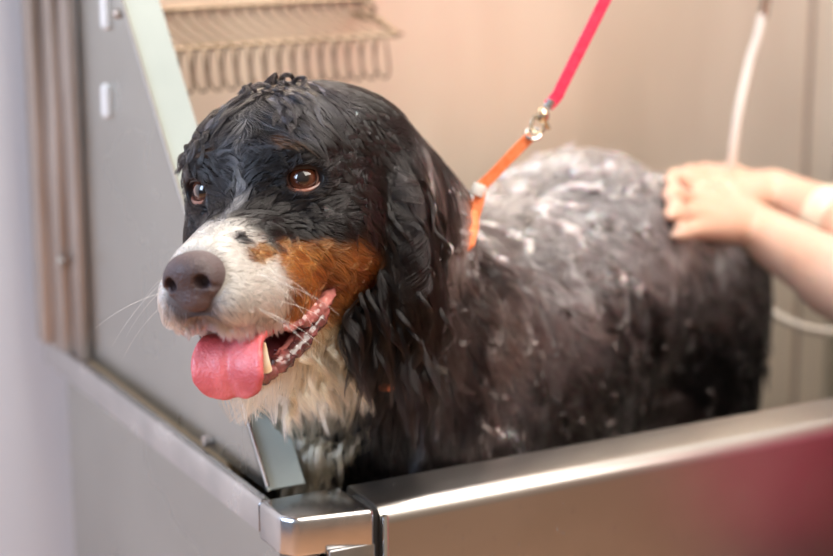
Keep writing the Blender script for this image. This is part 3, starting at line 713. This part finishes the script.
# ------------------------------------------------------------------ face parts
def local_obj(o, origin): 
    return o
def eye(s_):
    c = h2w(EYC[s_]); B = HR @ eye_basis(s_); r = .0145 * HS
    gz = norm(norm(CAM - c) * (.85 if s_ < 0 else .5) + HR @ EYD[s_] * (.35 if s_ < 0 else .75) + HR @ np.array((0, 0, .06))); bx = norm(np.cross((0, 0, 1), gz)); by = np.cross(gz, bx); Mx = Matrix(np.stack([bx, by, gz], 1).tolist()).to_4x4(); Mx.translation = Vector(c)
    me_ = bpy.data.meshes.new('eye'); bm = bmesh.new(); bmesh.ops.create_uvsphere(bm, u_segments=48, v_segments=32, radius=r)
    for v in bm.verts:      # cornea bulge around +z
        q = math.hypot(v.co.x, v.co.y) / r
        if v.co.z > 0 and q < .62: v.co *= 1 + .07 * (1 - (q / .62) ** 2)
    bm.to_mesh(me_); bm.free(); o = link('eye', me_, EYE); o.parent = dog; o.matrix_local = Mx
    # lid rims
    lid = []
    for k in range(40):
        a_ = 2 * pi * k / 40; ex = .0158 * cos(a_); ey = .0096 * sin(a_) * (1.0 if sin(a_) > 0 else .95)
        ez = sqrt(max(0, .0162 ** 2 - (ex * .93) ** 2 - ey ** 2)); lid.append(h2w(EYC[s_] + eye_basis(s_) @ np.array((ex, ey, ez))))
    lo = [lid[i % 40] for i in range(19, 42)]; hi_ = [lid[i] for i in range(0, 21)]
    MB().tube(lo, [.0011 + .0007 * sin(pi * i / 22) for i in range(len(lo))], 8).build('lower_eyelid', LID, dog)
    MB().tube(hi_, .0016, 8).build('upper_eyelid', DARKLID, dog)
eye(-1); eye(1)

# nose leather
def axl(c, h, st): return [np.arange(a_ - b_, a_ + b_, st) for a_, b_ in zip(c, h)]
class LGrid(Grid): pass
gn = LGrid(*axl((0, .116, -.068), (.032, .034, .034), .0009))
gn.ell((0, .111, -.0585), (.0235, .0235, .0190), .004); gn.ell((0, .124, -.052), (.017, .013, .011), .006); gn.ell((0, .1165, -.074), (.0135, .0150, .0105), .008)
for s_ in (-1, 1):
    gn.ell((.0140 * s_, .119, -.061), (.0092, .012, .0115), .005)
    gn.ell((.0125 * s_, .134, -.0615), (.0058, .0135, .0058), .0015, mode='sub'); gn.cone((.014 * s_, .134, -.0640), (.0235 * s_, .122, -.0675), .0034, .0018, .002, mode='sub')
gn.cone((0, .1385, -.050), (0, .1395, -.070), .0006, .0010, .0015, mode='sub'); gn.cone((0, .137, -.070), (0, .1335, -.094), .0018, .0014, .0015, mode='sub')
Vn, Qn = gn.nets(); Vn = relax(Vn, Qn, 1, .3); link('nose', big_mesh('nose', h2w(Vn), Qn), NOSE, dog)
def rough_tube(pts, rr, name, m, flat=1.):
    mb = MB(); mb.tube(pts, rr, 20, flat=flat); bmesh.ops.subdivide_edges(mb.bm, edges=mb.bm.edges[:], cuts=1); mb.bm.normal_update()
    P_ = np.array([v.co[:] for v in mb.bm.verts]); d_ = (fbm(P_, 260) - .45) * .0042 + (vnoise(P_, 900) - .5) * .0009
    for v, k_ in zip(list(mb.bm.verts), d_): v.co += v.normal * float(k_)
    return mb.build(name, m, dog)
# lips, gums
def hp_list(L_): return [h2w(p) for p in L_]
lipc = spline([(-.046, -.026, -.088), (-.046, .0, -.108), (-.041, .025, -.124), (-.034, .050, -.136), (-.024, .066, -.144), (-.008, .073, -.147), (.008, .073, -.147), (.024, .066, -.144), (.034, .050, -.136), (.041, .025, -.124), (.046, .0, -.108)], 8)
lipr = [(.0060 + .0007 * sin(i * 1.9) + .0008 * sin(i * .8)) * min(1, .35 + i / 14, .35 + (len(lipc) - i) / 14) for i in range(len(lipc))]
rough_tube([h2w(p + (0, 0, .003)) for p in lipc], lipr, 'lower_lip', GUM)
gum = spline([(-.047, -.028, -.084), (-.0465, -.006, -.098), (-.042, .016, -.106), (-.037, .036, -.1085), (-.032, .055, -.1085)], 8)
rough_tube(hp_list(gum), [.0072 * sin(pi * (.10 + .82 * i / len(gum))) ** .7 for i in range(len(gum))], 'upper_gum', GUMP, .8)
gum2 = spline([(-.041, -.022, -.093), (-.036, .004, -.114), (-.032, .028, -.124), (-.026, .050, -.134)], 8)
rough_tube(hp_list(gum2), [.008 - .003 * i / len(gum2) for i in range(len(gum2))], 'lower_gum', GUMP)
# tongue
tc_ = spline([(0, -.02, -.106), (0, .02, -.112), (0, .050, -.113), (0, .074, -.112), (0, .088, -.117), (0, .0945, -.127), (0, .0955, -.138), (0, .091, -.151)], 6)
wd = np.interp(np.linspace(0, 1, len(tc_)), [0, .3, .5, .7, .85, .94, 1], [.024, .026, .027, .030, .0295, .024, .013])
gt = LGrid(*axl((0, .05, -.135), (.045, .095, .055), .0016))
Xt = np.stack(np.meshgrid(*gt.ax, indexing='ij'), -1); best = np.full(Xt.shape[:3], 1e9)
for i in range(len(tc_) - 1):
    a_, b_ = tc_[i], tc_[i + 1]; e_ = b_ - a_; t_ = np.clip(((Xt - a_)[..., 1:] @ e_[1:]) / (e_[1:] @ e_[1:]), 0, 1); q_ = Xt - a_ - t_[..., None] * e_
    w_ = wd[i] + (wd[i + 1] - wd[i]) * t_; nrmv = np.array((0, -e_[2], e_[1])) / np.linalg.norm(e_[1:]); off = q_ @ nrmv; xx = q_[..., 0]
    off = off - .16 * w_ * (xx / w_) ** 2 + .0026 * np.exp(-(xx / .004) ** 2)
    yz = np.hypot(off, q_[..., 1:] @ e_[1:] / np.linalg.norm(e_[1:])); th_ = .0042
    d_ = np.hypot(np.maximum(np.abs(xx) - w_ + th_, 0), yz) - th_; best = np.minimum(best, d_)
gt.Fv = best.astype(np.float32); Vt, Qt = gt.nets(); Vt = relax(Vt, Qt, 3, .5); Vt[:, 0] -= .008 * sstep(.03, .08, Vt[:, 1]); link('tongue', big_mesh('tongue', h2w(Vt), Qt), TONGUE, dog)
# teeth
def tooth(pb, pt_, r):
    MB().tube(spline([h2w(pb), h2w(np.array(pb) * .5 + np.array(pt_) * .5 + (0, .0015, 0)), h2w(pt_)], 6), [r * (1 - (i / 12.) ** 1.6 * .85) for i in range(13)], 12).build('tooth', TOOTH, dog)
tooth((-.0255, .070, -.138), (-.0300, .076, -.116), .0046); tooth((.0275, .066, -.141), (.0300, .070, -.118), .0046)
# whiskers
for i in range(16):
    s_ = -1 if i < 11 else 1
    p = surf(h2w((s_ * U(.028, .036), U(.07, .098), U(-.088, -.062)))); d_ = norm(hdir((s_ * U(.6, 1), U(-.6, .5), U(-.7, -.1)))); Lw = U(.035, .065)
    MB().tube(spline([p, p + d_ * Lw * .4, p + d_ * Lw * .75 + (0, 0, -.004), p + d_ * Lw + (0, 0, -.010)], 4), [.00016 * (1 - i_ / 14) for i_ in range(13)], 5).build('whisker', WHISK, dog)
for i in range(9):
    p = surf(h2w((U(-.02, .01), U(.03, .06), -.16))); d_ = norm(hdir((U(-.5, .3), U(.0, .8), -1))); Lw = U(.018, .032)
    MB().tube([p, p + d_ * Lw * .5, p + d_ * Lw + (0, 0, -.002)], [.00016, .00018, .00008], 5).build('whisker', WHISK, dog)

# ------------------------------------------------------------------ leash
leash = empty('tether_leash', at(545, 112, 1.80)); tag(leash, 'red and orange grooming leash clipped to a loop round the dog\'s neck', 'leash')
def strap(pts, w, th_, name, m, par, face):
    P_ = spline(pts, 6); mb = MB(); bm = mb.bm; rows = []
    for i, p in enumerate(P_):
        t_ = norm(P_[min(i + 1, len(P_) - 1)] - P_[max(i - 1, 0)]); f_ = face[i] if hasattr(face, 'ndim') and face.ndim == 2 else np.array(face); u_ = norm(np.cross(t_, f_)); n_ = np.cross(u_, t_)
        rows.append([bm.verts.new(Vector(p + u_ * a_ * w / 2 + n_ * b_ * th_ / 2)) for a_, b_ in ((-1, -1), (1, -1), (1, 1), (-1, 1))])
    for A, B in zip(rows[:-1], rows[1:]):
        for k in range(4): bm.faces.new([A[k], A[(k + 1) % 4], B[(k + 1) % 4], B[k]])
    bm.faces.new(rows[0]); bm.faces.new(rows[-1][::-1])
    return mb.build(name, m, par)
strap([hook_p, hook_p * .6 + LP1 * .4, LP1, LP1 * .5 + LP0 * .5, LP1 * .1 + LP0 * .9, LP0, at(548, 106, 1.80)], .011, .0025, 'red_strap', RED, leash, -FW * .8 + RT * .5)
# swivel clip
a0, a1 = at(551, 100, 1.80), at(533, 134, 1.80); ax_c = norm(a1 - a0)
MB().tube([a0, a0 + ax_c * .008], .0045, 14).build('swivel_barrel', CHROME, leash)
MB().sph(a0 + ax_c * .016, (.0062, .0062, .0075), 3).build('clip_body', BRASS, leash)
ring = [a0 + ax_c * .025 + (RT * cos(k * pi / 8) * .006 + UP * sin(k * pi / 8) * .008) for k in range(16)]
MB().tube(ring, .0018, 8, closed=True).build('clip_ring', BRASS, leash)
MB().tube([at(540, 112, 1.795), at(549, 129, 1.80)], .0020, 8).build('clip_lever', BRASS, leash)
ring = [a1 + (RT * cos(k * pi / 8) * .0065 + UP * sin(k * pi / 8) * .005 + FW * sin(k * pi / 8) * .004) for k in range(16)]
MB().tube(ring, .0018, 8, closed=True).build('clip_ring', CHROME, leash)
# orange noose strap and loop round the neck
strap([at(531, 136, 1.80), at(510, 157, 1.80), at(492, 176, 1.80), at(480, 187, 1.80)], .010, .0022, 'orange_strap', ORANGE, leash, -FW * .8 + RT * .5)
MB().cyl(at(478, 190, 1.80), norm(at(480, 186, 1.8) - at(476, 196, 1.8)), .0065, .011, 14, .001).build('slide_lock', WHITE_PL, leash)
ctr = nk0 * .45 + nk1 * .55; na = norm(nk1 - nk0); 
pn1 = surf(at(479, 215, 1.80)); pn2 = surf(at(458, 292, 1.76)); e1 = pn1 - ctr; e2 = pn2 - ctr; na2 = norm(np.cross(e1, e2)); u1 = norm(e1); u2 = np.cross(na2, u1)
loop = []
for k in range(48):
    a_ = 2 * pi * k / 48; dv = u1 * cos(a_) + u2 * sin(a_); rs_ = np.linspace(.03, .22, 200); sv = G.val(ctr + dv * rs_[:, None]); of_ = .006 if (k <= 13 or k >= 46) and not (4 <= k <= 6) else -.040; j = np.argmax(sv > of_); loop.append(ctr + dv * rs_[j if sv[j] > of_ else 150])
loop = np.array(loop)
for _ in range(1): loop = loop * .5 + .25 * (np.roll(loop, 1, 0) + np.roll(loop, -1, 0))
MB().tube(loop, .0050, 10, closed=True, flat=.55).build('neck_loop', ORANGE, leash)
strap([at(480, 189, 1.80), at(479, 200, 1.80) , surf(at(479, 215, 1.80), .006)], .010, .0022, 'orange_strap', ORANGE, leash, -FW)

# ------------------------------------------------------------------ hoses
top_ = at(764, 0, 2.27)
h1 = MB().tube(spline([(top_[0] + .10, .545, 1.735), (top_[0] + .085, .50, 1.765), (top_[0] + .06, .42, 1.72), (top_[0] + .03, top_[1] + .02, 1.50), at(764, 0, 2.27), at(750, 60, 2.28), at(738, 115, 2.28), at(731, 168, 2.30), at(726, 200, 2.36), at(712, 260, 2.42), at(700, 330, 2.44), at(690, 400, 2.46)], 8), .0048, 12).build('shower_hose', HOSE); tag(h1, 'cream shower hose hanging down in front of the splash wall behind the hands', 'hose')
h2 = MB().tube(spline([at(735, 285, 2.37), at(768, 309, 2.37), at(785, 320, 2.36), at(805, 328, 2.35), at(835, 332, 2.34), at(880, 325, 2.38), at(930, 305, 2.46), (1.04, .40, .92), (1.06, .47, .88), (1.062, .545, .86)], 8), .0048, 12).build('water_hose', HOSE); tag(h2, 'cream water hose curving across behind the dog\'s rump, below the forearms', 'hose')
# stitched clip at the top of the shower hose
MB().tube([at(766, -6, 2.265), at(762, 18, 2.275)], .0062, 12).build('hose_ferrule', CHROME, h1)

# ------------------------------------------------------------------ the groomer
PX, PY = .83, -.34
elbL = at(905, 318, 2.02); wrL = at(750, 226, 2.20); elbR = at(925, 262, 2.12); wrR = at(774, 194, 2.29)
shL = np.array((PX - .17, PY + .06, 1.33)); shR = np.array((PX + .17, PY + .10, 1.35))
xs = np.r_[np.arange(.45, .62, .012), np.arange(.62, .86, .0026), np.arange(.86, 1.2, .012)]
ys = np.r_[np.arange(-.55, .24, .012), np.arange(.24, .54, .0026)]
zs = np.r_[np.arange(-.02, .94, .014), np.arange(.94, 1.14, .0026), np.arange(1.14, 1.75, .012)]
GP = Grid(xs, ys, zs)
E3 = lambda c, r, k=.03: GP.ell(c, r, k)
E3((PX, PY, 1.22), (.165, .105, .20), .04); E3((PX, PY, 1.02), (.145, .100, .17), .04); E3((PX, PY, .88), (.172, .115, .14), .04); E3((PX, PY + .02, 1.35), (.16, .08, .07), .04)
GP.cone((PX, PY, 1.38), (PX, PY + .03, 1.46), .055, .050, .03); E3((PX, PY + .045, 1.565), (.072, .092, .115), .02); E3((PX, PY + .125, 1.50), (.045, .03, .045), .02)
GP.cone((PX, PY + .135, 1.575), (PX, PY + .158, 1.545), .009, .014, .01)
for s_ in (-1, 1):
    E3((PX + s_ * .074, PY + .04, 1.565), (.010, .020, .032), .006); E3((PX + s_ * .03, PY + .128, 1.582), (.012, .008, .008), .004)
    GP.cone((PX + s_ * .088, PY, .86), (PX + s_ * .09, PY + .01, .48), .088, .058, .03); GP.cone((PX + s_ * .09, PY + .01, .48), (PX + s_ * .09, PY - .01, .09), .056, .038, .02); GP.cone((PX + s_ * .09, PY - .01, .05), (PX + s_ * .10, PY + .14, .035), .04, .034, .02)
for sh, el, wr in ((shL, elbL, wrL), (shR, elbR, wrR)):
    GP.cone(sh, el, .052, .041, .03); md = el * .6 + wr * .4; GP.cone(el, md, .040, .0385, .02); GP.cone(md, wr, .0385, .0275, .02)
def hand(wr, kn, tips, thumb, k=.006):
    """palm from wrist to knuckle points, then curled fingers"""
    for kp in kn: GP.cone(wr, kp, .019, .0125, .012)
    for kp, tp in zip(kn, tips):
        m1 = kp * .6 + tp[0] * .4; GP.chain([kp, tp[0], tp[1], tp[2]], [.0112, .0098, .0088, .0072], k)
    GP.chain([wr * .7 + kn[0] * .3] + list(thumb), [.017, .0125, .0105, .008], .008)
def P2(u, v, d, off=.012):
    u += 5; v += 9
    return P2_(u, v, d, off)
def P2_(u, v, d, off):      # a point just above the dog's coat under pixel u, v; d where there is no dog
    dd = np.linspace(1.9, 2.5, 300); vv = G.val(at(u, v, 0) + ray(u, v) * dd[:, None]); j = np.argmax(vv < off)
    return at(u, v, dd[j]) if vv[j] < off else at(u, v, d)
# near hand (left arm): back of the hand towards us, fingers reach up and over the rump to the left
knA = [P2(700, 182, 2.205), P2(692, 194, 2.185), P2(690, 207, 2.175), P2(694, 220, 2.170)]
tpA = [(P2(678, 170, 2.215), P2(670, 168, 2.235), P2(664, 172, 2.25)), (P2(672, 184, 2.195), P2(666, 184, 2.215), P2(662, 188, 2.23)), (P2(672, 202, 2.180), P2(667, 204, 2.195), P2(664, 208, 2.21)), (P2(680, 222, 2.165), P2(674, 224, 2.180), P2(671, 228, 2.195))]
hand(wrL, knA, tpA, (P2(722, 186, 2.22), P2(712, 176, 2.235), P2(702, 172, 2.245)))
# far hand (right arm)
knB = [P2(722, 166, 2.31), P2(718, 174, 2.285), P2(722, 184, 2.27), P2(726, 192, 2.26)]
tpB = [(P2(700, 163, 2.31), P2(686, 164, 2.315), P2(672, 167, 2.32)), (P2(702, 170, 2.285), P2(690, 171, 2.29), P2(680, 174, 2.295)), (P2(706, 180, 2.265), P2(698, 182, 2.27), P2(692, 184, 2.275)), (P2(712, 190, 2.255), P2(706, 192, 2.26), P2(700, 194, 2.265))]
hand(wrR, knB, tpB, (P2(742, 174, 2.315), P2(730, 166, 2.325), P2(718, 162, 2.33)))
Vp, Qp = GP.nets(); Vp = relax(Vp, Qp, 2, .4)
person = link('person', big_mesh('person', Vp, Qp), SKIN); tag(person, 'bare forearms and hands of a person in a red top rubbing the dog\'s rump', 'person')
# clothes: shells a little outside the body
def shell(fn, off, name, m):
    X_ = np.stack(np.meshgrid(*GP.ax, indexing='ij'), -1); k_ = fn(X_); FF_ = np.maximum(GP.Fv - off, k_).astype(np.float32); v_, q_ = GP.nets(FF_); v_ = relax(v_, q_, 3, .5); return link(name, big_mesh(name, v_, q_), m, person)
def arm_s(X_):      # signed: positive beyond the sleeve ends
    r = np.full(X_.shape[:3], -1.)
    for sh, el in ((shL, elbL), (shR, elbR)):
        a_ = el - sh; t_ = ((X_ - sh) @ a_) / (a_ @ a_); near = np.linalg.norm(X_ - sh - np.clip(t_, 0, 3)[..., None] * a_, axis=-1); r = np.maximum(r, np.where((X_[..., 1] > PY + .16), .02, -1.))
    return r
shell(lambda X_: np.maximum(np.maximum(X_[..., 2] - 1.44, .70 - X_[..., 2]), X_[..., 1] - (PY + .20)), .018, 'tunic', CLOTH_RED)
shell(lambda X_: np.maximum(X_[..., 2] - .72, .07 - X_[..., 2]), .012, 'trousers', TROUSER)
shell(lambda X_: X_[..., 2] - .078, .011, 'shoes', RUBBER)
shell(lambda X_: np.minimum(np.where(X_[..., 2] < 1.5, .02, -1.), 1.) + 0 if False else np.maximum(1.50 - X_[..., 2], np.minimum(X_[..., 1] - (PY + .075), 1.625 - X_[..., 2])), .014, 'hair', HAIRM)
# bracelet-like cream cuff on the far forearm
dcf = norm(elbR - wrR); cfc = at(826, 222, 2.235); tt_ = ((cfc - wrR) @ dcf); cc_ = wrR + dcf * tt_
MB().tube([cc_ - dcf * .004, cc_ + dcf * .004, cc_ + dcf * .03], [.0365, .0385, .0400], 28, cap=False).build('cuff', CREAM, person)

# ------------------------------------------------------------------ light
w = bpy.data.worlds.new('world'); sc.world = w; w.use_nodes = True; n, l = w.node_tree.nodes, w.node_tree.links; bg = n['Background']
tc = n.new('ShaderNodeTexCoord')
def dot(v): 
    d_ = n.new('ShaderNodeVectorMath'); d_.operation = 'DOT_PRODUCT'; l.new(tc.outputs['Generated'], d_.inputs[0]); d_.inputs[1].default_value = v; return d_.outputs['Value']
r1 = n.new('ShaderNodeValToRGB'); l.new(dot((.9, -.43, 0)), r1.inputs[0]); mr = n.new('ShaderNodeMapRange'); mr.inputs[1].default_value = -1; mr.inputs[2].default_value = 1; l.new(dot((.9, -.43, 0)), mr.inputs[0]); l.new(mr.outputs[0], r1.inputs[0])
r1.color_ramp.elements[0].color = (.62, .74, 1.0, 1); r1.color_ramp.elements[1].color = (1.0, .72, .50, 1); e_ = r1.color_ramp.elements.new(.45); e_.color = (.95, .86, .80, 1)
mz = n.new('ShaderNodeMapRange'); l.new(dot((0, 0, 1)), mz.inputs[0]); mz.inputs[1].default_value = -.3; mz.inputs[2].default_value = .8; mz.inputs[3].default_value = .45; mz.inputs[4].default_value = 1.25
mm = n.new('ShaderNodeMixRGB'); mm.blend_type = 'MULTIPLY'; mm.inputs[0].default_value = 1; l.new(r1.outputs[0], mm.inputs[1]); l.new(mz.outputs[0], mm.inputs[2]); l.new(mm.outputs[0], bg.inputs[0]); bg.inputs[1].default_value = .47
def area(name, loc, look, size, power, col, size_y=None):
    ld = bpy.data.lights.new(name, 'AREA'); ld.energy = power; ld.color = col; ld.size = size
    if size_y: ld.shape = 'RECTANGLE'; ld.size_y = size_y
    o = bpy.data.objects.new(name, ld); COL.objects.link(o); o.location = loc; o.rotation_euler = (Vector(look) - Vector(loc)).to_track_quat('-Z', 'Y').to_euler(); return o
area('added_key_light', (.6, -.9, 2.6), (.2, .2, 1), 1.7, 56, (1, .93, .84))  # warm overhead key added to light the scene, no known fixture
area('window_light', (-2.2, -.3, 1.9), (0, .1, 1.1), 1.0, 55, (.62, .76, 1), 1.2)
area('added_rear_light', (.9, .3, 2.6), (.4, .25, 1), .4, 11, (1, .94, .88))  # small extra area light added above the tub, no known fixture
vs = sc.view_settings; vs.view_transform = 'Standard'; vs.look = 'None'; vs.exposure = .12; vs.gamma = 1; vs.use_curve_mapping = False
